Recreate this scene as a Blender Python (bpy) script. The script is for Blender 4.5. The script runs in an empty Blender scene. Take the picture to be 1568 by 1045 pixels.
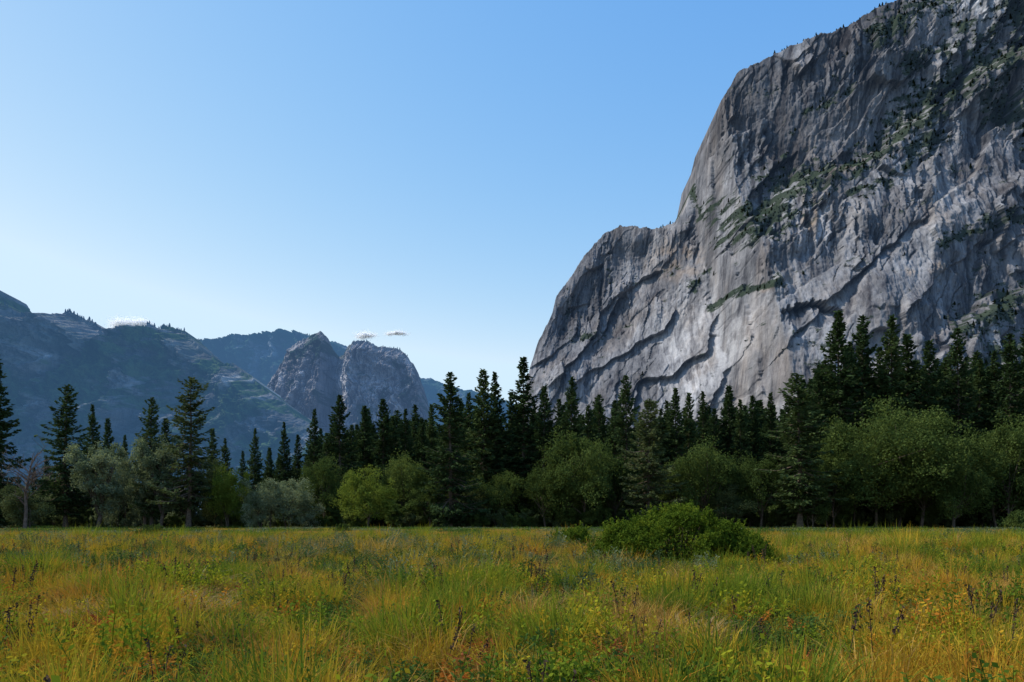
import bpy, math, numpy as np
from mathutils import Vector
rng=np.random.default_rng(7)
F=1220.0; HY=797.0; CX=784.0; CH=1.65
SUN_AZ=math.radians(-78); SUN_EL=math.radians(52)
scene=bpy.context.scene
def wx(px,D): return (px-CX)/F*D
def wz(py,D): return CH+(HY-py)/F*D
# ------------------------------------------------------------ noise
def _hash(ix,iy,seed):
    n=(ix*374761393+iy*668265263+seed*97463477)&0xffffffff
    n=((n^(n>>13))*1274126177)&0xffffffff
    return (n^(n>>16))&0xffffff
def perlin(x,y,seed=0):
    x=np.asarray(x,float); y=np.asarray(y,float)
    x0=np.floor(x).astype(np.int64); y0=np.floor(y).astype(np.int64)
    fx=x-x0; fy=y-y0
    u=fx*fx*fx*(fx*(fx*6-15)+10); v=fy*fy*fy*(fy*(fy*6-15)+10)
    def g(ix,iy,dx,dy):
        a=_hash(ix,iy,seed)*(2*math.pi/0xffffff)
        return np.cos(a)*dx+np.sin(a)*dy
    n00=g(x0,y0,fx,fy); n10=g(x0+1,y0,fx-1,fy); n01=g(x0,y0+1,fx,fy-1); n11=g(x0+1,y0+1,fx-1,fy-1)
    return ((n00*(1-u)+n10*u)*(1-v)+(n01*(1-u)+n11*u)*v)*1.5
def fbm(x,y,o=4,seed=0,gain=.5):
    s=0;a=1;k=1
    for i in range(o):
        s=s+a*perlin(x*k,y*k,seed+i*17);a*=gain;k*=2.03
    return s
def ridged(x,y,o=3,seed=0,gain=.5):
    s=0;a=1;k=1
    for i in range(o):
        s=s+a*(1-2*np.abs(perlin(x*k,y*k,seed+i*17)));a*=gain;k*=2.1
    return s
def voro(x,y,seed=0):
    x0=np.floor(x).astype(np.int64); y0=np.floor(y).astype(np.int64)
    b=np.full(x.shape,1e9); b2=b.copy(); dx=np.zeros(x.shape); dy=dx.copy(); r=dx.copy(); ra=dx.copy()
    for i in(-1,0,1):
        for j in(-1,0,1):
            cx=x0+i; cy=y0+j
            h=_hash(cx,cy,seed)/0xffffff; h2=_hash(cx,cy,seed+5)/0xffffff
            ex=x-(cx+h); ey=y-(cy+h2); d=ex*ex+ey*ey
            m=d<b
            b2=np.where(m,b,np.minimum(b2,d)); b=np.where(m,d,b)
            dx=np.where(m,ex,dx); dy=np.where(m,ey,dy)
            r=np.where(m,_hash(cx,cy,seed+9)/0xffffff,r); ra=np.where(m,_hash(cx,cy,seed+11)/0xffffff*6.283,ra)
    return r,ra,dx,dy,np.sqrt(b2)-np.sqrt(b)
def crack(x,y,seed,w): return np.exp(-(perlin(x,y,seed)/w)**2)
# ------------------------------------------------------------ mesh helpers
def mk_mesh(name,V,Q,mats,mi=None,smooth=False):
    me=bpy.data.meshes.new(name)
    V=np.asarray(V,np.float32); Q=np.asarray(Q,np.int32)
    me.vertices.add(len(V)); me.vertices.foreach_set("co",V.ravel())
    me.loops.add(Q.size); me.loops.foreach_set("vertex_index",Q.ravel())
    me.polygons.add(len(Q)); me.polygons.foreach_set("loop_start",np.arange(0,Q.size,4,dtype=np.int32))
    for m in mats: me.materials.append(m)
    if mi is not None: me.polygons.foreach_set("material_index",np.asarray(mi,np.int32))
    me.polygons.foreach_set("use_smooth",np.full(len(Q),smooth))
    me.update(calc_edges=True)
    return me
def add_obj(name,me,loc=(0,0,0),rz=0,sc=(1,1,1),coll=None):
    o=bpy.data.objects.new(name,me); o.location=loc; o.rotation_euler=(0,0,rz); o.scale=sc
    (coll or scene.collection).objects.link(o); return o
class MB:
    def __init__(s): s.V=[];s.Q=[];s.M=[];s.n=0
    def add(s,V,Q,m):
        V=np.asarray(V,float).reshape(-1,3);Q=np.asarray(Q,int).reshape(-1,4)
        s.V.append(V);s.Q.append(Q+s.n);s.M.append(np.full(len(Q),m));s.n+=len(V)
    def mesh(s,name,mats,smooth=False):
        return mk_mesh(name,np.concatenate(s.V),np.concatenate(s.Q),mats,np.concatenate(s.M),smooth)
    def limb(s,pts,rad,m=0,n=6):
        pts=np.asarray(pts,float);V=[]
        for i,p in enumerate(pts):
            d=pts[min(i+1,len(pts)-1)]-pts[max(i-1,0)];d/=np.linalg.norm(d)+1e-9
            a=np.cross(d,[0.31,0.95,0.05]);a/=np.linalg.norm(a);b=np.cross(d,a)
            for k in range(n):
                t=k*2*math.pi/n;V.append(p+rad[i]*(a*math.cos(t)+b*math.sin(t)))
        Q=[[i*n+k,i*n+(k+1)%n,(i+1)*n+(k+1)%n,(i+1)*n+k] for i in range(len(pts)-1) for k in range(n)]
        s.add(V,Q,m)
    def leaves(s,C,L,W,m=1,dirs=None,spread=1.0):
        n=len(C)
        u=rng.normal(size=(n,3))
        if dirs is not None: u=dirs+u*spread
        u/=np.linalg.norm(u,axis=1)[:,None]+1e-9
        r=rng.normal(size=(n,3));v=np.cross(u,r);v/=np.linalg.norm(v,axis=1)[:,None]+1e-9
        L=(np.ones(n)*L)[:,None];W=(np.ones(n)*W)[:,None]
        V=np.stack([C-u*L/2,C+v*W/2+u*L*.05,C+u*L/2,C-v*W/2+u*L*.05],1)
        s.add(V.reshape(-1,3),np.arange(4*n).reshape(-1,4),m)
# ------------------------------------------------------------ materials
def nmat(name):
    m=bpy.data.materials.new(name);m.use_nodes=True;nt=m.node_tree;nt.nodes.clear()
    try: m.cycles.emission_sampling='NONE'
    except Exception: pass
    out=nt.nodes.new("ShaderNodeOutputMaterial");return m,nt,out
def N(nt,t,**k):
    n=nt.nodes.new(t)
    for a,b in k.items(): setattr(n,a,b)
    return n
def noise(nt,vec,scale,detail=4,rough=.55):
    n=N(nt,"ShaderNodeTexNoise");n.inputs["Scale"].default_value=scale;n.inputs["Detail"].default_value=detail;n.inputs["Roughness"].default_value=rough
    if vec is not None: nt.links.new(vec,n.inputs["Vector"])
    return n.outputs["Fac"]
def ramp(nt,fac,stops):
    r=N(nt,"ShaderNodeValToRGB");cr=r.color_ramp
    while len(cr.elements)<len(stops): cr.elements.new(.5)
    for e,(p,c) in zip(cr.elements,stops): e.position=p;e.color=(*c,1) if len(c)==3 else c
    nt.links.new(fac,r.inputs["Fac"]);return r.outputs["Color"]
def mix(nt,fac,a,b,mode='MIX'):
    n=N(nt,"ShaderNodeMix",data_type='RGBA',blend_type=mode)
    def s(i,v):
        if isinstance(v,(tuple,list)): n.inputs[i].default_value=(*v,1) if len(v)==3 else v
        elif isinstance(v,(int,float)): n.inputs[i].default_value=v
        else: nt.links.new(v,n.inputs[i])
    s(0,fac);s(6,a);s(7,b);return n.outputs[2]
def math_(nt,op,a,b=0.0):
    n=N(nt,"ShaderNodeMath",operation=op)
    for i,v in enumerate((a,b)):
        if isinstance(v,(int,float)): n.inputs[i].default_value=v
        else: nt.links.new(v,n.inputs[i])
    return n.outputs[0]
def leafmat(name,stops,trans=.3,nscale=.25,randw=.5,locscale=None):
    m,nt,out=nmat(name)
    oi=N(nt,"ShaderNodeObjectInfo");tc=N(nt,"ShaderNodeTexCoord")
    nz=noise(nt,tc.outputs["Object"],nscale,2,.7)
    nz=math_(nt,'ADD',math_(nt,'MULTIPLY',math_(nt,'SUBTRACT',nz,.5),1.6),.5)
    f=math_(nt,'ADD',math_(nt,'MULTIPLY',oi.outputs["Random"],randw),math_(nt,'MULTIPLY',nz,1-randw))
    if locscale:
        l=noise(nt,oi.outputs["Location"],locscale,3,.6)
        l=math_(nt,'ADD',math_(nt,'MULTIPLY',math_(nt,'SUBTRACT',l,.5),2.4),.5)
        f=math_(nt,'ADD',math_(nt,'MULTIPLY',f,.55),math_(nt,'MULTIPLY',l,.45))
    col=ramp(nt,f,stops)
    d=N(nt,"ShaderNodeBsdfDiffuse");t=N(nt,"ShaderNodeBsdfTranslucent")
    nt.links.new(col,d.inputs[0]);nt.links.new(mix(nt,.5,col,(1.0,1.0,.5),'MULTIPLY'),t.inputs[0])
    a=N(nt,"ShaderNodeMixShader");a.inputs[0].default_value=trans;nt.links.new(d.outputs[0],a.inputs[1]);nt.links.new(t.outputs[0],a.inputs[2])
    nt.links.new(a.outputs[0],out.inputs[0]);return m
def plain(name,stops,scale=3,rough=.9):
    m,nt,out=nmat(name);tc=N(nt,"ShaderNodeTexCoord")
    c=ramp(nt,noise(nt,tc.outputs["Object"],scale),stops)
    p=N(nt,"ShaderNodeBsdfDiffuse");nt.links.new(c,p.inputs[0])
    nt.links.new(p.outputs[0],out.inputs[0]);return m
bark=plain("bark",[(.3,(.055,.042,.032)),(.7,(.15,.115,.085))])
needle=leafmat("needles",[(.15,(.022,.040,.016)),(.5,(.044,.070,.026)),(.85,(.084,.114,.038))],.24,.22,.35)
needle2=leafmat("needles_olive",[(.15,(.044,.060,.026)),(.5,(.076,.098,.038)),(.85,(.13,.15,.065))],.25,.22,.3)
oakdark=leafmat("oak_leaves",[(.15,(.040,.064,.018)),(.5,(.078,.112,.030)),(.85,(.15,.185,.046))],.36,.22,.3)
oaksilver=leafmat("silver_leaves",[(.15,(.09,.12,.06)),(.5,(.165,.20,.11)),(.85,(.27,.30,.18))],.38,.3,.2)
oakyel=leafmat("yellow_green_leaves",[(.15,(.08,.12,.018)),(.5,(.135,.175,.028)),(.85,(.20,.23,.04))],.36,.3,.2)
bushm=leafmat("bush_leaves",[(.1,(.035,.065,.008)),(.5,(.085,.13,.015)),(.9,(.18,.21,.02))],.36,1.6,.1)
grass_m=leafmat("grass_blades",[(.08,(.12,.155,.02)),(.26,(.25,.25,.022)),(.45,(.42,.31,.03)),(.66,(.50,.26,.03)),(.85,(.46,.14,.03))],.3,2.,.65,.16)
green_m=leafmat("green_grass_blades",[(.1,(.055,.10,.014)),(.45,(.14,.19,.02)),(.8,(.32,.31,.028))],.35,2.,.65,.2)
straw_m=leafmat("straw_blades",[(.1,(.18,.12,.06)),(.5,(.32,.23,.12)),(.9,(.50,.40,.24))],.25,3.,.6)
brownstraw=leafmat("rusty_straw_blades",[(.1,(.18,.09,.03)),(.5,(.38,.22,.055)),(.9,(.52,.37,.11))],.25,3.,.75,.06)
forb_m=leafmat("forb_leaves",[(.12,(.04,.085,.014)),(.40,(.10,.16,.018)),(.58,(.26,.28,.02)),(.74,(.48,.28,.025)),(.88,(.48,.12,.025))],.38,1.5,.75,.3)
dkforb=leafmat("dark_forb_leaves",[(.15,(.030,.065,.018)),(.5,(.055,.105,.024)),(.9,(.12,.17,.035))],.35,1.5,.6)
sage_m=leafmat("sage_leaves",[(.15,(.06,.09,.04)),(.5,(.11,.145,.07)),(.9,(.24,.27,.17))],.3,2.,.5)
fern_m=leafmat("fern_leaves",[(.15,(.20,.17,.025)),(.35,(.44,.24,.03)),(.6,(.48,.15,.03)),(.9,(.26,.08,.04))],.35,1.5,.8)
brown_m=plain("dead_stalks",[(.3,(.03,.02,.016)),(.7,(.10,.065,.045))],20)
# ------------------------------------------------------------ vegetation meshes
def conifer(name,H,R,mat,dens=1.0,irr=.3,start=.06,power=.85,leafL=.75,leafW=.2):
    b=MB();nseg=9
    z=np.linspace(0,H*.98,nseg);wob=np.cumsum(rng.normal(0,.06,(nseg,2)),0)*H/30
    P=np.column_stack([wob,z]);rad=np.interp(z,[0,H*.04,H],[H*.017,H*.012,.03]);b.limb(P,rad,0,7)
    zc=H*start;C=[];Dd=[];ph=rng.uniform(0,99)
    while zc<H*.985:
        t=zc/H;env=R*min(1,((1-t)/(1-.22))**power)*(min(1,.45+(t-start)*4) if t<.22 else 1)
        k=rng.integers(4,7);a0=rng.uniform(0,6.28)
        cx=np.interp(zc,z,P[:,0]);cy=np.interp(zc,z,P[:,1])
        for i in range(k):
            az=a0+i*6.283/k+rng.normal(0,.25)
            nn=float(fbm(np.array([az*1.1+ph]),np.array([zc*.33+ph]),2,3)[0])
            ln=env*max(.12,(1+rng.normal(0,irr)*.6+nn*irr*2.0))
            if rng.random()<irr*.35: continue
            up=np.interp(t,[0,.5,1],[-.35,-.12,.7])+rng.normal(0,.1)
            d=np.array([math.cos(az),math.sin(az),up]);
            p0=np.array([cx,cy,zc]);tt=np.array([0,.5,1])
            pts=p0+d*ln*tt[:,None];pts[:,2]+=-.12*ln*np.sin(tt*math.pi)+.08*ln*tt**2
            b.limb(pts,[.07*ln/4+.02,.045*ln/4+.015,.01],0,3)
            m=int(max(5,ln*9*dens))
            s=rng.uniform(.12,1.03,m)**.8
            q=p0+d*ln*s[:,None];q[:,2]+=-.12*ln*np.sin(s*math.pi)+.08*ln*s**2
            lat=np.array([-math.sin(az),math.cos(az),0]);w=(rng.uniform(-1,1,m)*(ln*.30*(1.15-s)+.15))
            q+=lat*w[:,None];q[:,2]+=-np.abs(w)*.25+rng.normal(0,.13,m)
            C.append(q);Dd.append(d*np.ones((m,1))*.8+lat*np.sign(w)[:,None]*.6+np.array([0,0,-.15]))
        zc+=H*.0155*rng.uniform(.7,1.3)
    C=np.concatenate(C);Dd=np.concatenate(Dd)
    b.leaves(C,rng.uniform(.7,1.3,len(C))*leafL,rng.uniform(.7,1.4,len(C))*leafW*1.4,1,Dd,.35)
    return b.mesh(name,[bark,mat])
def broadleaf(name,W,H,mat,nl=26,per=420,leaf=.34,low=.12,stems=1):
    b=MB();c0=np.array([0,0,H*(low+1)/2*1.0]);ex=np.array([W/2,W/2,H*(1-low)/2])
    lobes=[]
    for i in range(nl):
        v=rng.normal(size=3);v/=np.linalg.norm(v);r=rng.uniform(.3,.84)
        c=c0+v*ex*r; rr=rng.uniform(.12,.23)*min(W,H)*(1.1-.3*r)
        c[2]=max(c[2],H*low+rr*.4);lobes.append((c,rr))
    for s in range(stems):
        o=np.array([rng.normal(0,.4)*(stems>1)*W*.15,rng.normal(0,.4)*(stems>1)*W*.15,0])
        top=np.array([o[0]*1.5+rng.normal(0,W*.03),o[1]*1.5+rng.normal(0,W*.03),H*.45]);r0=H*.02/math.sqrt(stems)
        mid=(o+top)/2+rng.normal(0,W*.02,3);b.limb([o-[0,0,.2],o+[0,0,H*.03],mid,top],[r0*1.4,r0,r0*.8,r0*.55],0,8)
        for (c,rr) in lobes[s::stems]:
            t=rng.uniform(.3,1);p=o+(top-o)*t;m=(p+c)/2+rng.normal(0,.05*W,3)*[1,1,.3];b.limb([p,m,c],[r0*.4,r0*.25,r0*.08],0,4)
    for (c,rr) in lobes:
        for q_ in range(6):
            v0=rng.normal(size=3);v0/=np.linalg.norm(v0)
            cc=c+v0*rr*.75;r1=rr*rng.uniform(.35,.62)
            n=int(per/4.6*rng.uniform(.7,1.3));v=rng.normal(size=(n,3));v/=np.linalg.norm(v,axis=1)[:,None]
            ph=rng.uniform(0,50);bump=1+.55*fbm(v[:,0]*2.2+ph,v[:,1]*2.2+v[:,2]*1.7,2,4)
            q=cc+v*(r1*bump*(rng.uniform(.1,1,n)**.35))[:,None]*[1.05,1.05,1.0]
            k=q[:,2]>.05;q=q[k];vv=v[k];tang=np.cross(vv,rng.normal(size=vv.shape))
            b.leaves(q,rng.uniform(.6,1.4,len(q))*leaf,rng.uniform(.5,1.2,len(q))*leaf*.75,1,tang,.45)
    return b.mesh(name,[bark,mat])
def bush(name,W,D,H,mat,nl=90,per=330,leaf=.08):
    b=MB();P=[];Dd=[]
    for i in range(nl):
        a=rng.uniform(0,6.283);r=math.sqrt(rng.uniform(0,1))*.92
        hx,hy=math.cos(a)*r*W/2,math.sin(a)*r*D/2
        top=H*(1-r**2.6)**.7*rng.uniform(.76,1.02)*(1+.08*math.sin(hx*2.1+1))
        rr=rng.uniform(.18,.38)
        c=np.array([hx,hy,max(.15,top-rr*.6)])
        b.limb([[hx*.15,hy*.15,-.05],[hx*.6,hy*.6,c[2]*.5],c],[.03,.02,.008],0,4)
        n=int(per*rng.uniform(.6,1.3));v=rng.normal(size=(n,3));v/=np.linalg.norm(v,axis=1)[:,None]
        q=c+v*(rr*rng.uniform(.2,1,n)**.35)[:,None]*[1.1,1.1,.8]
        P.append(q);Dd.append(np.cross(v,rng.normal(size=v.shape))+[0,0,.2])
        for s in range(6):
            d=rng.normal(size=3)*[.6,.6,.3]+[0,0,.7];d/=np.linalg.norm(d);L=rng.uniform(.2,.5)
            k=26;s_=rng.uniform(0,1,k)
            P.append(c+d*rr*.5+d*(L*s_)[:,None]+rng.normal(0,.03,(k,3)));Dd.append(np.tile(d,(k,1))*.8)
    n=nl*120;a=rng.uniform(0,6.283,n);r=np.sqrt(rng.uniform(0,1,n))
    zz=rng.uniform(0,1,n)*H*.8*(1-r**2.4)**.5
    P.append(np.column_stack([np.cos(a)*r*W/2,np.sin(a)*r*D/2,zz+.05]));Dd.append(rng.normal(size=(n,3)))
    P=np.concatenate(P);Dd=np.concatenate(Dd);k=P[:,2]>.02;P=P[k];Dd=Dd[k]
    b.leaves(P,rng.uniform(.7,1.3,len(P))*leaf,rng.uniform(.4,.7,len(P))*leaf,1,Dd,.6)
    return b.mesh(name,[bark,mat])
def tuft(name,n,r,h,w,mat,lean=.5):
    a=rng.uniform(0,6.283,n);rr=np.sqrt(rng.uniform(0,1,n))*r
    bx,by=np.cos(a)*rr,np.sin(a)*rr
    az=a+rng.normal(0,.9,n);dx,dy=np.cos(az),np.sin(az)
    hh=h*rng.uniform(.45,1.1,n);ln=np.abs(rng.normal(lean,.3,n));wa=rng.uniform(0,6.283,n);ww=w*rng.uniform(.6,1.3,n)
    V=[]
    for t,wf in((0,.8),(.35,1),(.7,.75),(1,.06)):
        o=ln*hh*t**1.9;z=hh*(t-.38*np.minimum(ln,1.6)*t**2.6)
        for s in(-1,1):
            V.append(np.column_stack([bx+dx*o+s*np.cos(wa)*ww*wf/2,by+dy*o+s*np.sin(wa)*ww*wf/2,z-.02*(t==0)]))
    V=np.stack(V,1).reshape(-1,3);base=np.arange(n)*8
    Q=np.concatenate([np.column_stack([base+k,base+k+1,base+k+3,base+k+2]) for k in(0,2,4)])
    return mk_mesh(name,V,Q,[mat])
def forb(name,stems,r,h,mat,L=.12,W=.035,per=16):
    b=MB()
    for i in range(stems):
        p=np.append(rng.normal(0,r/2,2),0);d=np.append(rng.normal(0,.18,2),1);hh=h*rng.uniform(.6,1.1)
        top=p+d*hh;b.limb([p,top],[.006,.003],0,3)
        s=np.linspace(.2,1,per)
        for k,t in enumerate(s):
            az=k*2.4+i;o=np.array([math.cos(az),math.sin(az),rng.uniform(.1,.9)]);l=L*rng.uniform(.7,1.2)*(1.15-.6*t)
            b.leaves((p+d*hh*t+o*l*.5)[None],l,W*rng.uniform(.8,1.3),1,o[None],.15)
    return b.mesh(name,[mat,mat])
def fern(name,fr,h,mat):
    b=MB()
    for i in range(fr):
        az=rng.uniform(0,6.283);L=h*rng.uniform(.7,1.2);d=np.array([math.cos(az),math.sin(az),0]);lat=np.array([-d[1],d[0],0])
        s=np.linspace(.25,1,14);rise=rng.uniform(.75,1.1)
        pos=lambda t:d*(L*.55*t**1.3)+np.array([0,0,1])*L*(rise*t-.35*t**2.4)
        pt=np.array([pos(t) for t in(0,.3,.6,.85,1)]);b.limb(pt,[.006,.005,.004,.003,.002],1,3)
        for t in s:
            for sg in(-1,1):
                l=L*.30*(1.12-t);o=lat*sg+d*.45+[0,0,-.15]+rng.normal(0,.12,3);o/=np.linalg.norm(o)
                b.leaves((pos(t)+o*l*.5)[None],l,l*.22+.006,1,o[None],.15)
    return b.mesh(name,[mat,mat])
def stalk(name,n,h):
    b=MB()
    for i in range(n):
        p=np.append(rng.normal(0,.10,2),0);d=np.append(rng.normal(0,.14,2),1);hh=h*rng.uniform(.6,1.1)
        b.limb([p,p+d*hh],[.006,.004],0,4)
        k=22;t=rng.uniform(.65,1,k)
        b.leaves(p+d*hh*t[:,None]+rng.normal(0,.014,(k,3)),.045,.02,0)
    return b.mesh(name,[brown_m])
# ------------------------------------------------------------ instancer
def instancer(name,P,rot,scl,idx,coll):
    me=bpy.data.meshes.new(name);P=np.asarray(P,np.float32);n=len(P)
    me.vertices.add(n);me.vertices.foreach_set("co",P.ravel())
    a=me.attributes.new("rot",'FLOAT_VECTOR','POINT');a.data.foreach_set("vector",np.asarray(rot,np.float32).ravel())
    a=me.attributes.new("scl",'FLOAT_VECTOR','POINT');a.data.foreach_set("vector",np.asarray(scl,np.float32).ravel())
    a=me.attributes.new("idx",'INT','POINT');a.data.foreach_set("value",np.asarray(idx,np.int32))
    o=add_obj(name,me)
    g=bpy.data.node_groups.new(name+"_scatter",'GeometryNodeTree')
    g.interface.new_socket("Geometry",in_out='INPUT',socket_type='NodeSocketGeometry')
    g.interface.new_socket("Geometry",in_out='OUTPUT',socket_type='NodeSocketGeometry')
    gi=g.nodes.new("NodeGroupInput");go=g.nodes.new("NodeGroupOutput")
    ip=g.nodes.new("GeometryNodeInstanceOnPoints");ci=g.nodes.new("GeometryNodeCollectionInfo")
    ci.inputs["Collection"].default_value=coll;ci.inputs["Separate Children"].default_value=True;ci.inputs["Reset Children"].default_value=True
    def na(nm,t):
        x=g.nodes.new("GeometryNodeInputNamedAttribute");x.data_type=t;x.inputs["Name"].default_value=nm
        return [s for s in x.outputs if s.enabled and s.name=="Attribute"][0]
    er=g.nodes.new("FunctionNodeEulerToRotation")
    L=g.links.new
    L(gi.outputs[0],ip.inputs["Points"]);L(ci.outputs[0],ip.inputs["Instance"]);ip.inputs["Pick Instance"].default_value=True
    L(na("idx",'INT'),ip.inputs["Instance Index"]);L(na("rot",'FLOAT_VECTOR'),er.inputs[0]);L(er.outputs[0],ip.inputs["Rotation"])
    L(na("scl",'FLOAT_VECTOR'),ip.inputs["Scale"]);L(ip.outputs[0],go.inputs[0])
    md=o.modifiers.new("scatter",'NODES');md.node_group=g
    return o
def src(name,meshes):
    c=bpy.data.collections.new(name)
    for i,m in enumerate(meshes):
        o=bpy.data.objects.new("%s_%s"%(name,chr(97+i)),m);c.objects.link(o)
    return c
# ------------------------------------------------------------ ground
def gh(x,y):
    x=np.asarray(x,float);y=np.asarray(y,float)
    r=np.exp(-(np.hypot(x,y)/170)**4)
    return r*(.13*fbm(x/6,y/6,2,31)+.10*perlin(x/30,y/30,33)+.35*np.exp(-((x-17)/5)**2-((y-31)/2.5)**2))
inner=np.linspace(-210,210,241);outer=np.array([260,340,480,700,1100,2000,4000,8000,16000.])
cs=np.concatenate([-outer[::-1],inner,outer]);gx,gy=np.meshgrid(cs,cs);n=len(cs)
gv=np.column_stack([gx.ravel(),gy.ravel(),gh(gx,gy).ravel()])
ii,jj=np.meshgrid(np.arange(n-1),np.arange(n-1));b0=(jj*n+ii).ravel()
gq=np.column_stack([b0,b0+1,b0+n+1,b0+n])
m,nt,out=nmat("meadow_soil");tc=N(nt,"ShaderNodeTexCoord");ob=tc.outputs["Object"]
c1=ramp(nt,noise(nt,ob,.13,6,.65),[(.3,(.05,.05,.012)),(.5,(.09,.07,.016)),(.7,(.13,.075,.025))])
c2=ramp(nt,noise(nt,ob,3,5,.7),[(.3,(.25,.25,.2)),(.7,(1,1,1))])
p=N(nt,"ShaderNodeBsdfDiffuse");nt.links.new(mix(nt,1,c1,c2,'MULTIPLY'),p.inputs[0]);nt.links.new(p.outputs[0],out.inputs[0])
add_obj("meadow_ground",mk_mesh("meadow_ground",gv,gq,[m],smooth=True))
# ------------------------------------------------------------ meadow plants
near=src("meadow_plant",[
 tuft("a",100,.20,.50,.009,grass_m,.5),tuft("b",90,.17,.60,.009,green_m,.5),tuft("c",110,.26,.44,.008,straw_m,.9),
 forb("d",7,.3,.50,forb_m,.090,.025,18),forb("e",7,.28,.44,sage_m,.09,.020,15),fern("f",8,.52,fern_m),stalk("g",3,.78),
 tuft("h",80,.25,.42,.010,grass_m,.9),forb("i",10,.3,.44,dkforb,.09,.029,15),tuft("j",90,.24,.48,.009,brownstraw,.6)])
far=src("far_meadow_plant",[
 tuft("fa",130,1.0,.42,.024,grass_m,.6),tuft("fb",120,1.0,.5,.024,green_m,.5),tuft("fc",130,1.1,.40,.024,brownstraw,.7),
 forb("fd",18,1.2,.45,dkforb,.18,.07,11),forb("fe",18,1.2,.45,sage_m,.18,.07,11)])
def zone(y0,y1,n):
    y=np.sqrt(rng.uniform(y0*y0,y1*y1,n));x=rng.uniform(-1,1,n)*(y*.72+2.5);return x,y
X=[];Y=[]
for a,b_,n_ in((3.5,9,2300),(9,16,4900),(16,30,9500),(30,62,15000)):
    x,y=zone(a,b_,n_);X.append(x);Y.append(y)
X=np.concatenate(X);Y=np.concatenate(Y)
bx,by=wx(1048,25.5),25.5
k=((X-bx)/3.0)**2+((Y-by-1.2)/2.0)**2>1;X=X[k];Y=Y[k]
n=len(X)
n1=fbm(X/2.6,Y/3.6,3,51);n2=fbm(X/1.4,Y/1.9,3,77);n3=fbm(X/4,Y/5,3,91);n4=fbm(X/1.2,Y/1.6,2,97);n5=fbm(X/1.0,Y/1.4,2,99);u=rng.random(n);u2=rng.random(n)
pxp=CX+F*X/Y
idx=np.where(u<.42,0,np.where(u<.68,7,9))
idx=np.where((n3>.1)&(u2<.5),9,idx)
idx=np.where((n1>.15)&(u2<.55),1,idx)
idx=np.where((n2>.15)&(u2<.5),3,idx)
idx=np.where((n4<-.15)&(u2<.5),8,idx)
idx=np.where((n3>.45)&(u2>.72),2,idx)
idx=np.where((n5>.38)&(u2>.5),5,idx)
st=((X+5.6)/2.2)**2+((Y-12.4)/1.1)**2<1
idx=np.where(st&(u2<.38),2,idx)
sg=((Y>20)&(Y<48)&(X<6)&(n1>-.3))|((n3<-.45)&(Y>12))
idx=np.where(sg&(u2<.22),4,idx);idx=np.where(sg&(u2>.22)&(u2<.52),8,idx)
idx=np.where((u>.965),5,idx);idx=np.where((pxp<260)&(Y<11.5)&(u>.62),5,idx)
idx=np.where((u>.90)&(u<.909)|((u>.90)&(u<.93)&(((X+9)/3)**2+((Y-21)/3)**2<1)),6,idx)
s=rng.uniform(.5,1.25,n)*np.where(Y>30,1.35,1)*np.where(Y>16,1.12,1)
s=s*(1+.5*np.clip(n4+n1*.5,-1,1))
s=np.where(idx==6,rng.uniform(.8,1.25,n),s);s=np.where(idx==5,np.clip(s,.5,.9),s)
s=np.where((idx==8)|(idx==3),np.clip(s,.75,1.4),s)
rot=np.column_stack([rng.normal(0,.10,n),rng.normal(0,.10,n),rng.uniform(0,6.28,n)])
instancer("meadow_grass",np.column_stack([X,Y,gh(X,Y)]),rot,np.column_stack([s,s,s*rng.uniform(.8,1.15,n)]),idx,near)
x,y=zone(58,175,19000);n=len(x);u=rng.random(n);n1=fbm(x/14,y/22,3,12);n2=fbm(x/10,y/16,3,13)
idx=np.where(u<.4,0,2);idx=np.where((n1>.2)&(u<.5),1,idx);idx=np.where((n2>.3)&(u<.4),4,idx);idx=np.where((n2<-.3)&(u<.4),3,idx)
s=rng.uniform(.8,1.3,n);rot=np.column_stack([np.zeros(n),np.zeros(n),rng.uniform(0,6.28,n)])
instancer("distant_meadow_grass",np.column_stack([x,y,gh(x,y)]),rot,np.column_stack([s*1.3,s*1.3,s]),idx,far)
bm=bush("bush_a",6.1,4.2,2.0,bushm,120,330,.085)
add_obj("green_bush",bm,(bx,by+1.2,0))
bm2=bush("bush_b",3.4,2.4,1.15,bushm,45,260,.09)
add_obj("green_bush",bm2,(wx(878,39),39,0),1.)
add_obj("green_bush",bm2,(wx(1150,26),26.2,0),2.,(.62,.7,.85))
sh=bush("bush_c",2.2,2,1.2,oakdark,26,200,.12)
for px,D,s in((236,62,.95),(524,95,.9),(212,66,.6),(1560,120,2.2)):
    add_obj("dark_shrub",sh,(wx(px,D),D,0),px*.1,(s,s,s))
b=MB();b.limb([[-2.3,0,.35],[-.5,.05,.33],[1.2,0,.3],[2.6,.1,.28]],[.22,.2,.17,.12],0,9);b.limb([[.4,0,.4],[.6,.1,1.0],[.65,.1,1.3]],[.06,.04,.02],0,5)
logm=plain("weathered_log",[(.3,(.22,.19,.16)),(.7,(.42,.38,.33))],2)
add_obj("fallen_log",b.mesh("fallen_log",[logm]),(wx(1108,112),112,.15))
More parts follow.
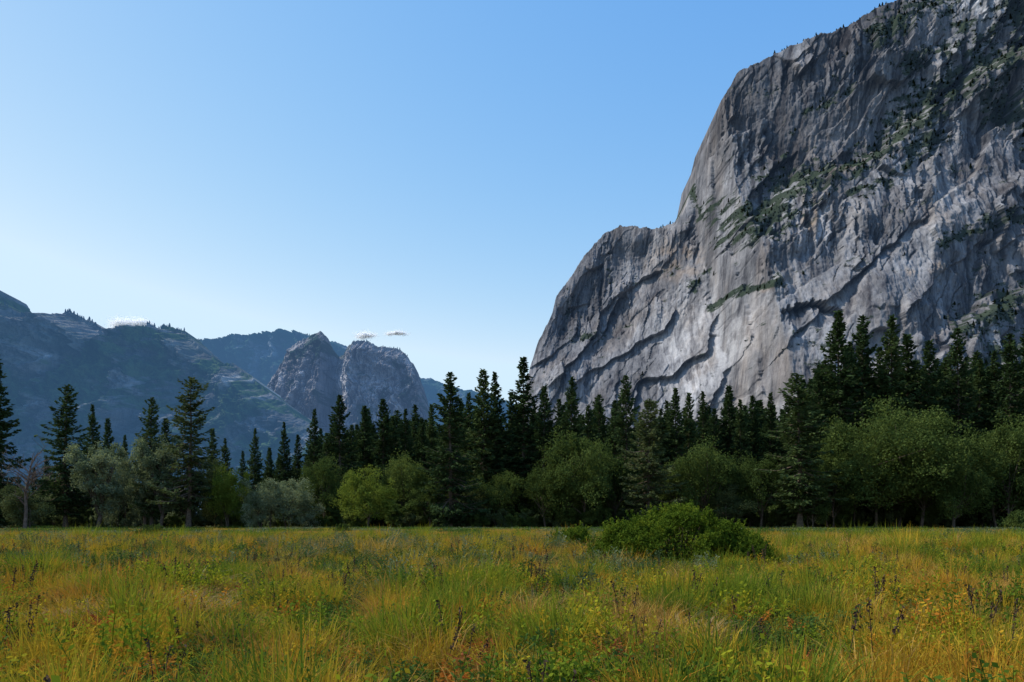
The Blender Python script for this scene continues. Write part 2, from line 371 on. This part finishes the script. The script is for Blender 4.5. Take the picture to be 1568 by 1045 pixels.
# ------------------------------------------------------------ trees
con=[conifer("fir_a",30,4.2,needle,1.35,.30),conifer("fir_b",30,3.7,needle,1.35,.34,power=.72),conifer("fir_c",30,4.8,needle,1.25,.36,power=.85),
     conifer("pine_d",30,3.8,needle,1.15,.5,.12,.6),conifer("pine_e",30,4.0,needle2,1.2,.5,.1,.55),conifer("fir_f",30,3.2,needle,1.3,.32,power=.75),
     conifer("pine_g",30,3.0,needle2,1.0,.62,.16,.4)]
C=[(-4,540,132,1,1.),(100,585,136,3,1.15),(143,618,150,0,.9),(166,640,155,1,.9),(190,665,152,0,.9),(232,605,138,3,.95),(288,575,134,6,1.25),(255,640,150,1,1.),(325,655,150,5,1),(345,670,152,0,1),
(372,690,160,5,.9),(390,655,170,0,.9),(412,685,165,1,1),(436,645,162,0,.85),(456,665,165,5,1),(480,625,160,0,.95),(500,660,150,2,.9),(520,600,150,2,1.05),(540,650,160,1,1),(557,620,158,5,1.1),(585,610,156,1,1.1),(604,640,160,0,1),(620,625,156,0,1.),(645,640,160,1,1),(662,618,165,5,1),
(690,565,140,2,1.12),(716,600,158,0,1),(738,565,150,1,1.1),(760,568,152,0,1.),(782,600,158,5,1),(800,545,150,5,1.25),(818,610,160,0,1),(834,590,148,1,1.1),(855,610,160,5,1),(874,575,146,0,1.05),(900,620,160,1,1),(918,600,165,2,.9),(940,612,155,5,1),(958,570,152,2,.95),(992,612,136,4,1.35),(1012,625,160,0,1),
(1034,594,160,1,1),(1056,600,162,5,1),(1078,598,165,0,.95),(1095,625,160,1,1),(1115,590,165,1,1),(1135,610,160,0,1),(1152,605,165,5,1),(1178,600,160,0,1),(1205,610,158,1,1),(1226,568,134,3,1.5),
(1256,570,150,1,1.),(1283,476,150,1,1.1),(1303,520,158,0,1),(1321,476,152,2,.9),(1345,530,158,5,1),(1363,480,150,0,1.05),(1392,510,155,5,1.3),(1425,520,150,1,1),(1445,545,158,0,1),(1466,496,152,2,.9),(1500,550,155,1,1.1),(1522,536,155,0,1),(1546,504,148,2,.95),(1572,500,152,1,1.1),(1610,490,150,0,1),(1650,520,150,2,1),(1690,500,150,3,1),(-45,560,136,0,1),(-90,600,138,2,1),(30,735,175,0,1),(52,715,178,5,1),(70,700,170,1,1)]
for i,(px,top,D,v,w) in enumerate(C):
    h=wz(top,D);k=h/30
    add_obj("pine_tree",con[v],(wx(px,D),D,0),i*1.7,(k*w,k*w,k))
br=[broadleaf("oak_a",18,15,oakdark,42,460,.34,.10,2),broadleaf("oak_b",14,15,oakdark,34,440,.32,.12),broadleaf("tree_c",9,17,oaksilver,30,360,.30,.12),
    broadleaf("tree_d",12,11,oaksilver,32,340,.28,.04,3),broadleaf("tree_e",12,12,oakyel,36,420,.28,.05,2),broadleaf("oak_f",30,22,oakdark,90,560,.40,.06,3),
    broadleaf("tree_g",11,13,needle2,30,370,.30,.08,2)]
bw=[18,14,9,12,12,30,11];bh_=[15,15,17,11,12,22,13]
B=[(35,742,124,6,80),(5,735,150,6,60),(100,690,140,2,62),(150,652,132,2,88),(180,690,142,3,60),(222,655,138,2,66),(246,640,136,2,80),(290,700,138,6,70),(355,708,136,4,70),(330,700,142,6,66),(400,728,136,3,80),(450,728,138,3,100),(500,700,144,0,90),(556,710,132,4,100),(620,690,148,1,100),
(660,740,142,0,80),(770,720,146,0,110),(885,660,140,0,150),(835,700,142,1,80),(940,690,146,1,90),(1075,668,140,1,120),(1040,700,145,0,90),(1165,688,138,1,95),(1120,740,136,6,80),(1270,700,140,0,110),(1378,618,138,5,290),(1300,645,142,0,130),(1530,650,136,0,160),(1580,640,140,5,260),(1460,700,132,1,110),(1240,740,134,0,80),(720,750,145,6,80),(1660,630,140,5,260),(-40,690,136,2,80),(-90,690,136,3,120)]
for i,(px,top,D,v,w) in enumerate(B):
    h=wz(top,D);W=w/F*D
    add_obj("oak_tree",br[v],(wx(px,D),D,0),i*2.1+.4,(W/bw[v],W/bw[v],h/bh_[v]))
greybark=plain("grey_bark",[(.3,(.09,.065,.05)),(.7,(.20,.15,.12))])
b=MB()
b.limb([[0,0,-.1],[.2,0,3],[.1,0,6],[.7,.1,9],[1.2,.2,12]],[.3,.24,.2,.12,.03],0,7)
for i in range(30):
    z=rng.uniform(3.5,10);az=rng.uniform(0,6.28);L=rng.uniform(1.8,4.2);p=np.array([.25+max(0,z-6)*.15,0,z]);d=np.array([math.cos(az),math.sin(az)*.8,.8])
    q=p+d*L*.5+rng.normal(0,.15,3);e=p+d*L+rng.normal(0,.3,3);b.limb([p,q,e],[.09,.06,.02],0,4)
    for j in range(5):
        s=rng.uniform(.3,1);b.limb([p+(e-p)*s,p+(e-p)*s+rng.normal(0,.8,3)+[0,0,.5]],[.04,.015],0,3)
add_obj("bare_tree",b.mesh("bare_tree",[greybark]),(wx(38,122),122,0))
us=src("understory_shrub",[broadleaf("ua",7,5,oakdark,16,300,.30,.0,2),broadleaf("ub",6,4,needle2,14,300,.28,.0,2),broadleaf("uc",6,4.5,oaksilver,14,280,.28,.0,2)])
n=330;x=rng.uniform(-110,120,n);y=rng.uniform(139,160,n);pxx=CX+F*x/y
idx=np.where(rng.random(n)<.5,0,1);idx=np.where((pxx<490)&(rng.random(n)<.6),2,idx);s=rng.uniform(.6,1.25,n)*np.where(pxx<480,.75,1)
instancer("understory_thicket",np.column_stack([x,y,0*x]),np.column_stack([0*x,0*x,rng.uniform(0,6,n)]),np.column_stack([s,s,s]),idx,us)
fc=src("forest_conifer",[con[0],con[1],con[5],con[2]])
n=640;y=rng.uniform(162,255,n);x=rng.uniform(-.82,.82,n)*y;pxx=CX+F*x/y
top=np.interp(pxx,[0,200,330,460,500,700,1000,1200,1260,1568],[750,740,750,705,650,635,640,630,570,560])+rng.normal(0,16,n)
h=(797-top)/F*y;k=h/30;idx=rng.integers(0,4,n)
instancer("conifer_forest",np.column_stack([x,y,0*x]),np.column_stack([0*x,0*x,rng.uniform(0,6,n)]),np.column_stack([k*1.15,k*1.15,k]),idx,fc)
# ------------------------------------------------------------ mountains
def rockmat(name,rock,veg,veg2,haze_emit,scale=1.0,bumpd=3.0,warmth=.35,streak=.85):
    m,nt,out=nmat(name);tc=N(nt,"ShaderNodeTexCoord");ob=tc.outputs["Object"]
    at=N(nt,"ShaderNodeAttribute",attribute_name="mask");sp=N(nt,"ShaderNodeSeparateColor");nt.links.new(at.outputs["Color"],sp.inputs[0])
    def mapn(rot,sc_):
        r=N(nt,"ShaderNodeMapping");r.inputs["Rotation"].default_value=(0,math.radians(rot),0);nt.links.new(ob,r.inputs[0])
        mp=N(nt,"ShaderNodeMapping");mp.inputs["Scale"].default_value=tuple(c/scale for c in sc_);nt.links.new(r.outputs[0],mp.inputs[0]);return mp.outputs[0]
    base=ramp(nt,noise(nt,ob,.010/scale,9,.70),[(.3,tuple(c*.6 for c in rock)),(.5,rock),(.7,tuple(min(1,c*1.35) for c in rock))])
    tanf=ramp(nt,noise(nt,mapn(20,(.012,.012,.004)),1.,5,.65),[(.48,(0,0,0)),(.66,(1,1,1))])
    base=mix(nt,math_(nt,'MULTIPLY',tanf,warmth),base,(rock[0]*1.4,rock[1]*1.12,rock[2]*.85))
    base=mix(nt,streak,base,ramp(nt,noise(nt,mapn(-14,(.05,.02,.0035)),1.,7,.72),[(.36,(.24,.24,.27)),(.46,(.80,.80,.81)),(.68,(1.4,1.4,1.4))]),'MULTIPLY')
    base=mix(nt,streak*.9,base,ramp(nt,noise(nt,mapn(-4,(.20,.05,.008)),1.,6,.72),[(.36,(.32,.32,.34)),(.47,(.92,.92,.92)),(.68,(1.3,1.3,1.28))]),'MULTIPLY')
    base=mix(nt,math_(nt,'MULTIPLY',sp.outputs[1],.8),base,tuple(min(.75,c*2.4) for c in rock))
    base=mix(nt,math_(nt,'MULTIPLY',sp.outputs[2],.8),base,(.44,.31,.20))
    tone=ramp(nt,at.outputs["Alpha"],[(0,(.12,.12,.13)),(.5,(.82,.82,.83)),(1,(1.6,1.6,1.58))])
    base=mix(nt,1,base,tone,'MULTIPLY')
    vg=mix(nt,ramp(nt,noise(nt,ob,.03/scale,6,.75),[(.38,(0,0,0)),(.62,(1,1,1))]),veg,veg2)
    base=mix(nt,sp.outputs[0],base,vg)
    bp=N(nt,"ShaderNodeBump");bp.inputs["Distance"].default_value=bumpd;bp.inputs["Strength"].default_value=1.
    nt.links.new(math_(nt,'ADD',noise(nt,ob,.09/scale,9,.78),noise(nt,mapn(-8,(.16,.05,.018)),1.,6,.72)),bp.inputs["Height"])
    d=N(nt,"ShaderNodeBsdfDiffuse");nt.links.new(base,d.inputs[0]);nt.links.new(bp.outputs[0],d.inputs["Normal"])
    if haze_emit:
        e=N(nt,"ShaderNodeEmission");e.inputs[0].default_value=(*haze_emit[0],1);e.inputs[1].default_value=haze_emit[1]  # airlight painted into the surface: constant bluish emission mixed with the rock
        a=N(nt,"ShaderNodeMixShader");a.inputs[0].default_value=haze_emit[2];nt.links.new(d.outputs[0],a.inputs[1]);nt.links.new(e.outputs[0],a.inputs[2]);nt.links.new(a.outputs[0],out.inputs[0])
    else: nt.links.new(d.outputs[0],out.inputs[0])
    return m
def relief(name,sil,Dfun,back,hmax,cols,rows,disp,maskf,mat,jag=(3,1.2)):
    sil=np.array(sil,float);px=np.linspace(sil[0,0],sil[-1,0],cols);py=np.interp(px,sil[:,0],sil[:,1])
    py=py+fbm(px/16,px*0,3,5)*jag[0]+fbm(px/4,px*0+3,2,6)*jag[1]
    D=Dfun(px);Dt=D.copy()
    for _ in range(6):
        H=wz(py,Dt);Dt=D-back*np.clip(1-H/hmax,0,1)**1.4
    X=wx(px,Dt);H=np.maximum(wz(py,Dt),5)
    zr=np.linspace(-5,H.max()+40,rows)
    ZR,HH=np.meshgrid(zr,H,indexing='ij');XX=np.broadcast_to(X,ZR.shape).copy();DD=np.broadcast_to(D,ZR.shape)
    ov=np.clip(ZR-HH,0,None);Z=np.minimum(ZR,HH)
    YY=DD-back*np.clip(1-Z/hmax,0,1)**1.4
    pxr=CX+F*XX/YY;pyr=HY-(Z-CH)/YY*F
    fade=np.clip((HH-Z)/60,0.25,1)
    dy,dx=disp(XX,Z,pxr,pyr)
    edge=np.clip((pxr-sil[0,0])/40,0.1,1)
    YY=YY-dy*fade*edge+ov*.9;XX=XX+dx*fade*edge
    Z=Z-ov*.04
    V=np.column_stack([XX.ravel(),YY.ravel(),Z.ravel()])
    ii,jj=np.meshgrid(np.arange(cols-1),np.arange(rows-1));b0=(jj*cols+ii).ravel()
    Q=np.column_stack([b0,b0+1,b0+cols+1,b0+cols])
    me=mk_mesh(name,V,Q,[mat],smooth=True)
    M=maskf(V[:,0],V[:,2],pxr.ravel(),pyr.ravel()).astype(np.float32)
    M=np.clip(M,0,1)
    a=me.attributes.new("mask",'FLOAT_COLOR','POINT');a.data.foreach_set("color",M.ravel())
    add_obj(name,me);return V,M,ov.ravel(),pxr.ravel(),pyr.ravel()
def pl(px,py,pts,w):
    d=np.full(px.shape,1e9)
    for (a,b_) in zip(pts[:-1],pts[1:]):
        a=np.array(a,float);b_=np.array(b_,float);v=b_-a;t=np.clip(((px-a[0])*v[0]+(py-a[1])*v[1])/(v@v),0,1)
        d=np.minimum(d,np.hypot(px-a[0]-t*v[0],py-a[1]-t*v[1]))
    return 1-d/w
silR=[(770,700),(790,650),(803,606),(812,560),(825,522),(845,482),(852,455),(880,415),(900,385),(925,358),(950,346),(1005,349),(1030,342),(1046,328),(1055,300),(1065,276),(1080,262),(1086,240),(1087,205),(1102,180),(1106,150),(1133,108),(1180,86),(1230,64),(1300,38),(1340,15),(1400,-10),(1480,-35),(1568,-60),(1750,-100),(1950,-150)]
facet={}
def rot2(x,z,deg):
    th=math.radians(deg);return x*math.cos(th)+z*math.sin(th),-x*math.sin(th)+z*math.cos(th)
def dispR(x,z,px,py):
    X=x+fbm(x/90,z/110,4,101,.55)*14;Z=z+fbm(x/90,z/110,4,105,.55)*14
    low=np.clip((z-180)/300,0,1)
    smooth=np.clip(.6+fbm(x/110,z/130,2,108)*1.5,.25,1)
    slab=np.clip((py-420)/60,0,1)*np.clip((px-990)/40,0,1)*np.clip((1340-px)/50,0,1)
    smooth=smooth*(1-.55*slab)
    d=42*fbm(x/330,z/380,2,111)
    al,ac=rot2(X,Z,52);r,ra,ex,ey,e=voro(al/210+.3,ac/58,131)
    d=d+(r-.5)*24+ey*18*np.cos(ra)+ex*12*np.sin(ra)
    al4,ac4=rot2(X,Z,66);r4,ra4,ex4,ey4,e4=voro(al4/150+2,ac4/32,137)
    d=d+smooth*((r4-.5)*17+ey4*20*np.cos(ra4)+ex4*7*np.sin(ra4))
    al2,ac2=rot2(x+fbm(x/40,z/50,3,107)*5,z,80);r2,ra2,ex2,ey2,e2=voro(al2/95,ac2/15,141);k=(.35+.65*low)*smooth
    d=d+k*((r2-.5)*11+ey2*12*np.cos(ra2)+ex2*3*np.sin(ra2))
    x5=x-z*.12+fbm(x/14,z/20,3,153)*2.5
    r3,ra3,ex3,ey3,e3=voro(z/38+9,x5/7,151);d=d+k*((r3-.5)*4.2+ey3*4.5*np.cos(ra3))
    xx=x-z*.1+fbm(x/22,z/40,3,109)*3.5
    c1=crack(xx/22,z/360,143,.035)*(fbm(x/60,z/80,3,144)>-.05)
    c2=crack(xx/12,z/200,145,.05)*(fbm(x/40,z/50,3,146)>.0)
    ald,acd=rot2(xx,z,60);c3=crack(ald/320,acd/26,147,.03)*(fbm(x/60,z/60,3,148)>.15)
    d=d-7*k*c1-4.5*k*c2-4*c3
    d=d+2.4*ridged(x/24,z/60,4,161,.6)*k+1.4*fbm(x/8,z/11,4,163,.6)
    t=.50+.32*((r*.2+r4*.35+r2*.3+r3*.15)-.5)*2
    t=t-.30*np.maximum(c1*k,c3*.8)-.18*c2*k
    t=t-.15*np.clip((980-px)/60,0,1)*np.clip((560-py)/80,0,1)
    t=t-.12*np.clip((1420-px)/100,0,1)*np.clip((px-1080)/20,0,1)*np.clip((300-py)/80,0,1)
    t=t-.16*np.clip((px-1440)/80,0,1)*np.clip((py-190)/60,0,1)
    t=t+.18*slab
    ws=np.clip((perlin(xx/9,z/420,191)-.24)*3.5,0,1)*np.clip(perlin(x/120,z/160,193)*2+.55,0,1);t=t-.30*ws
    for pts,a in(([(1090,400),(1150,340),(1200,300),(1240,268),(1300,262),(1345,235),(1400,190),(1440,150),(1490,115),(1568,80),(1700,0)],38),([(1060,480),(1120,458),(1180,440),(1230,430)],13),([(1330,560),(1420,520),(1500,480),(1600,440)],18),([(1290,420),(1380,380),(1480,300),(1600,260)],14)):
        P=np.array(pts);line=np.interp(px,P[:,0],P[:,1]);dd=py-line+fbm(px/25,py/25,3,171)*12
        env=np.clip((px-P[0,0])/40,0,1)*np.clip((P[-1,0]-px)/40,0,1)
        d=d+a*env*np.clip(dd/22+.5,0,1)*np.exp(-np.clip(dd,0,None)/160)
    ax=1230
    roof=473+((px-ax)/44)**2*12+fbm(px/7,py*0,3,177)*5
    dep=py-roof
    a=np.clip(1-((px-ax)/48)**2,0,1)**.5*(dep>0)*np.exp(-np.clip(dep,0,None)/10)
    d=d-42*a;t=t-.65*a  # overhang carved in, its shade also painted into the rock tone
    a=np.clip(1-((px-1214)/15)**2-((py-500)/24)**2,0,1)**.5;d=d-14*a;t=t-.4*a  # hollow below the roof, shade painted into its tone too
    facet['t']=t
    return d,.35*perlin(x/25,z/60,181)*6
def maskR(x,z,px,py):
    nz=fbm(x/18,z/14,5,201,.7);nb=fbm(x/80,z/60,3,205)
    v=np.zeros(px.shape)-9
    for pts,w in(([(1130,335),(1165,330),(1200,300),(1232,280)],34),([(1240,268),(1300,258),(1345,235),(1400,190)],17),([(1400,190),(1440,150),(1490,115),(1568,80),(1700,0)],34),([(1085,475),(1120,458),(1180,440)],6),([(1460,60),(1500,95),(1568,75)],24),([(1475,500),(1520,480),(1580,440)],22),([(1340,60),(1400,20),(1440,10)],16),([(1100,375),(1140,355),(1180,370)],12),([(1380,110),(1460,75)],12),([(1500,140),(1600,190)],22),([(1500,560),(1580,520)],28),([(1060,440),(1085,420)],7),([(1540,30),(1600,60)],28),([(880,520),(915,508)],4),([(1290,310),(1350,290),(1400,240)],8),([(1420,390),(1500,350),(1568,330)],9),([(1380,230),(1440,215)],14),([(1240,170),(1300,140)],6),([(1060,290),(1075,330)],6)):
        v=np.maximum(v,pl(px,py,pts,w)*.9)
    v=np.clip((v+nz*1.2+nb*.5-.08)*3,0,1)*.95
    v=np.maximum(v,np.clip((nz+nb*.8-1.05)*4,0,.85))
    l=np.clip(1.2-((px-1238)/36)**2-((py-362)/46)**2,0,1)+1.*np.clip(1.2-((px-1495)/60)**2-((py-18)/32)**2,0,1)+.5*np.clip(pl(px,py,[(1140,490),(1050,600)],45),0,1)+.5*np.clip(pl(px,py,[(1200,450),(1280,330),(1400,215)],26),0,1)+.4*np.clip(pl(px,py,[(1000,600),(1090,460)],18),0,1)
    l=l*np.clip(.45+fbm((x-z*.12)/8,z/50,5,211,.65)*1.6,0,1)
    w=np.clip(1-((px-1228)/18)**2-((py-345)/40)**2,0,1)*.9+.5*np.clip(1-((px-1040)/50)**2-((py-395)/40)**2,0,1)+.6*np.clip(pl(px,py,[(1160,452),(1200,440)],12),0,1)+.6*np.clip(pl(px,py,[(1370,430),(1430,418)],10),0,1)+.5*np.clip(pl(px,py,[(1250,290),(1300,262)],12),0,1)
    w=w*np.clip(.5+fbm(x/16,z/24,4,215)*1.4,0,1)
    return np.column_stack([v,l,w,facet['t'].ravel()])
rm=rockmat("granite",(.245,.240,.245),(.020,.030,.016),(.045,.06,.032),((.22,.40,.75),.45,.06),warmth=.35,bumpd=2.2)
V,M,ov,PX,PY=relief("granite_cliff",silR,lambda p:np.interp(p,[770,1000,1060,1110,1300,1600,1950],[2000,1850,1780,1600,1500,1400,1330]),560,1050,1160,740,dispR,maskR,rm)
cliffleaf=leafmat("scrub_leaves",[(.2,(.018,.028,.015)),(.8,(.042,.058,.028))],.15,.1,.8)
minis=src("cliff_tree",[conifer("mini_conifer",12,2.4,cliffleaf,.35,.35,.05,.8,1.4,.6),broadleaf("mini_bush",7,4.5,cliffleaf,9,70,1.1,.0)])
pr=M[:,0]*(ov<=0)*(PX<1620)*(PY<620);cand=np.where(pr>.35)[0];sel=rng.choice(cand,min(3800,len(cand)),replace=False)
top=np.where((ov>0)&(ov<25)&(PX>1180)&(PX<1650)|((ov>0)&(ov<15)&(PX>1010)&(PX<1050)))[0];top=rng.choice(top,220,replace=False)
sel=np.concatenate([sel,top]);n=len(sel);s=rng.uniform(.25,.65,n);s[-220:]*=.9
ix=(rng.random(n)<.85).astype(int);ix[-220:]=0
instancer("cliff_scrub",V[sel]-[0,0,.5],np.column_stack([np.zeros(n),np.zeros(n),rng.uniform(0,6,n)]),np.column_stack([s*1.1,s*1.1,s]),ix,minis)
def dispL(sc,seed,pil=0.):
    def f(x,z,px,py):
        X=x+fbm(x/300/sc,z/300/sc,4,seed,.6)*60*sc
        d=130*sc*ridged(X/700/sc,z/900/sc,3,seed+3,.5)*(1-pil*.6)
        al,ac=rot2(X,z,118)
        d=d+55*sc*ridged(al/800/sc,ac/230/sc,5,seed+7,.6)*(1-pil*.6)
        al,ac=rot2(X,z,74);d=d+50*sc*ridged(al/500/sc,ac/130/sc,5,seed+8,.6)*(1-pil*.6)
        r,ra,ex,ey,e=voro(X/60/sc,z/(150+240*pil)/sc,seed+9);d=d+sc*(.7+.3*pil)*((r-.5)*45+ex*45*np.cos(ra)+ey*24*np.sin(ra))
        r2,ra2,ex2,ey2,e2=voro(X/24/sc,z/(60+60*pil)/sc,seed+19);d=d+sc*((r2-.5)*20+ex2*18*np.cos(ra2))
        c=crack(X/40/sc,z/400/sc,seed+23,.06)
        facet['t']=.5+.28*(r-.5)*2+.15*(r2-.5)-.25*c*(pil+.2)
        return d+sc*18*fbm(x/36/sc,z/50/sc,5,seed+11,.7)-c*12*sc*pil,0*x
    return f
def maskL(seed,vegb,lite=None,cliffs=0.):
    def f(x,z,px,py):
        n0=fbm(x/150,z/130,6,seed,.72)
        v=np.clip((n0+vegb)*3,0,1)
        if cliffs: v=v*(1-np.clip((fbm(x/200,z/420,5,seed+31,.65)-.12+np.clip((z-560)/600,-.3,.4))*4,0,1)*cliffs)
        l=np.zeros(px.shape)
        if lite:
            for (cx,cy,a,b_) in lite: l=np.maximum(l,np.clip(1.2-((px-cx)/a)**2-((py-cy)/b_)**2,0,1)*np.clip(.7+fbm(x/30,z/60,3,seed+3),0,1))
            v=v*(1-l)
        return np.column_stack([v,l,l*0,facet['t'].ravel()])
    return f
mL=rockmat("slopes_haze_emit",(.23,.235,.24),(.018,.042,.030),(.10,.165,.065),((.080,.20,.40),1.0,.33),1.7,12,.2,.75)  # slopes, ridge and spires carry distance haze as painted emission
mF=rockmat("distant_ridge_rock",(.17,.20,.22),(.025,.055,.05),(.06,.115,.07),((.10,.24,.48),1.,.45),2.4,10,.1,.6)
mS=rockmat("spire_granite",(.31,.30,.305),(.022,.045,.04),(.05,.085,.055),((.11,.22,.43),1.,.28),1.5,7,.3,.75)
silF=[(230,600),(300,527),(360,527),(420,521),(470,518),(520,530),(600,560),(640,580),(660,583),(700,596),(740,604),(800,625),(900,650),(1000,700)]
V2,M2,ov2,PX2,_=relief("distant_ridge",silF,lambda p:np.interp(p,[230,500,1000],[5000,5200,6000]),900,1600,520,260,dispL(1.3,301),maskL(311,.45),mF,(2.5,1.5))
silL=[(-420,330),(-200,380),(-60,420),(-8,440),(6,450),(14,470),(28,475),(37,491),(55,490),(75,499),(88,490),(100,492),(112,484),(125,486),(138,494),(150,498),(168,514),(188,523),(205,517),(217,508),(228,507),(240,502),(252,507),(270,506),(290,512),(303,525),(318,545),(330,548),(345,562),(362,560),(380,572),(400,590),(425,610),(460,640),(520,680),(600,730)]
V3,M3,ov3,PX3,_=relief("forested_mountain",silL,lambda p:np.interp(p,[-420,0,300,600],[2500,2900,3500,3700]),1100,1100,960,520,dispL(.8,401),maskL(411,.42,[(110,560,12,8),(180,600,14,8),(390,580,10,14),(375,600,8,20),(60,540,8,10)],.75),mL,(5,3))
silS=[(380,700),(400,610),(415,585),(430,560),(440,540),(456,525),(470,519),(480,513),(492,510),(500,514),(506,530),(512,540),(520,548),(527,545),(535,530),(548,522),(560,523),(580,533),(605,533),(622,544),(634,560),(641,580),(649,610),(655,650),(665,720)]
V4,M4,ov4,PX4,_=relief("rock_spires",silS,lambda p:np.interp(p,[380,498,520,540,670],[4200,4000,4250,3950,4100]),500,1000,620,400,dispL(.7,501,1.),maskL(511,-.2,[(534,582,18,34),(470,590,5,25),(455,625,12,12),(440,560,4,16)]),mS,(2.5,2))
def skyl(V,ov,PX,lo,hi,k,osz):
    c=np.where((ov>0)&(ov<osz)&(PX>lo)&(PX<hi))[0];return V[rng.choice(c,min(k,len(c)),replace=False)]
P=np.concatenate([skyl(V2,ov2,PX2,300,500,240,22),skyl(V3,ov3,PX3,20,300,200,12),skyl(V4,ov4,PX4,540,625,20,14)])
n=len(P);s=rng.uniform(.5,1.2,n)
mm,nt,out=nmat("haze_emit_needles");d=N(nt,"ShaderNodeBsdfDiffuse");d.inputs[0].default_value=(.03,.06,.05,1)
e=N(nt,"ShaderNodeEmission");e.inputs[0].default_value=(.08,.20,.42,1);e.inputs[1].default_value=1  # glow stands in for distance haze on the ridge trees
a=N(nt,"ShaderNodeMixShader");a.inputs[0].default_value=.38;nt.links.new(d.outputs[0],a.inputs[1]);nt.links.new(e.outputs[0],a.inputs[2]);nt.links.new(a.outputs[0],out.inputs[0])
mini2=conifer("mini_far",12,2.2,mm,.3,.3,.05,.8,1.6,.6)
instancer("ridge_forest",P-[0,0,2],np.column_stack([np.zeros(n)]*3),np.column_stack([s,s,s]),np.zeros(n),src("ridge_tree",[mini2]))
# ------------------------------------------------------------ clouds
m,nt,out=nmat("cloud_white");d=N(nt,"ShaderNodeBsdfDiffuse");d.inputs[0].default_value=(1,1,1,1);t=N(nt,"ShaderNodeBsdfTranslucent");t.inputs[0].default_value=(1,1,1,1)
a=N(nt,"ShaderNodeMixShader");nt.links.new(d.outputs[0],a.inputs[1]);nt.links.new(t.outputs[0],a.inputs[2]);nt.links.new(a.outputs[0],out.inputs[0])
for (px,py,w,h,cnt,nl) in((200,498,60,14,15000,24),(192,508,42,14,9000,16),(562,516,26,11,4200,12),(607,511,30,8,3600,13)):
    D=9000;b=MB();P=[]
    for k in range(nl):
        tt=rng.uniform(-1,1);c=np.array([tt*w*.42,0,rng.normal(0,.16)*h+h*.25*(1-tt*tt)]);r=rng.uniform(.15,.34)*h
        q=c+rng.normal(0,1,(cnt//nl,3))*[r*1.7,r*1.2,r*.8];P.append(q)
    P=np.concatenate(P)/F*D;b.leaves(P,rng.uniform(4,10,len(P)),rng.uniform(4,9,len(P)),0)
    add_obj("cloud",b.mesh("cloud",[m]),(wx(px,D),D,wz(py,D)))
# ------------------------------------------------------------ world, sun, camera
w=bpy.data.worlds.new("World");scene.world=w;w.use_nodes=True;nt=w.node_tree;nt.nodes.clear()
sk=nt.nodes.new("ShaderNodeTexSky");sk.sky_type='NISHITA';sk.sun_disc=False;sk.sun_elevation=SUN_EL;sk.sun_rotation=SUN_AZ%(2*math.pi)
sk.altitude=1200;sk.air_density=1.0;sk.dust_density=.7;sk.ozone_density=1.5
bg=nt.nodes.new("ShaderNodeBackground");bg.inputs[1].default_value=.15;o=nt.nodes.new("ShaderNodeOutputWorld")
sc_=nt.nodes.new("ShaderNodeSeparateColor");cc_=nt.nodes.new("ShaderNodeCombineColor");nt.links.new(sk.outputs[0],sc_.inputs[0])
for i,(g_,a_,mx) in enumerate(((1.7,4.0,.66),(.95,1.52,.86),(.30,1.06,1.2))):
    q=math_(nt,'MULTIPLY',math_(nt,'POWER',math_(nt,'MULTIPLY',sc_.outputs[i],.15),g_),a_)
    nt.links.new(math_(nt,'MULTIPLY',math_(nt,'MINIMUM',q,mx),1/.15),cc_.inputs[i])
nt.links.new(cc_.outputs[0],bg.inputs[0]);nt.links.new(bg.outputs[0],o.inputs[0])
S=Vector((math.cos(SUN_EL)*math.sin(SUN_AZ),math.cos(SUN_EL)*math.cos(SUN_AZ),math.sin(SUN_EL)))
l=bpy.data.lights.new("sun",'SUN');l.energy=5;l.angle=math.radians(.5);l.color=(1,.95,.87)
lo=bpy.data.objects.new("sun",l);lo.rotation_euler=S.to_track_quat('Z','Y').to_euler();scene.collection.objects.link(lo)
c=bpy.data.cameras.new("camera");c.sensor_width=36;c.lens=F/1568*36;c.shift_y=(HY-522.5)/1568;c.clip_start=.1;c.clip_end=40000
co=bpy.data.objects.new("camera",c);co.location=(0,0,CH);co.rotation_euler=(math.radians(90),0,0);scene.collection.objects.link(co);scene.camera=co
scene.view_settings.view_transform='Standard';scene.view_settings.look='None';scene.view_settings.exposure=0
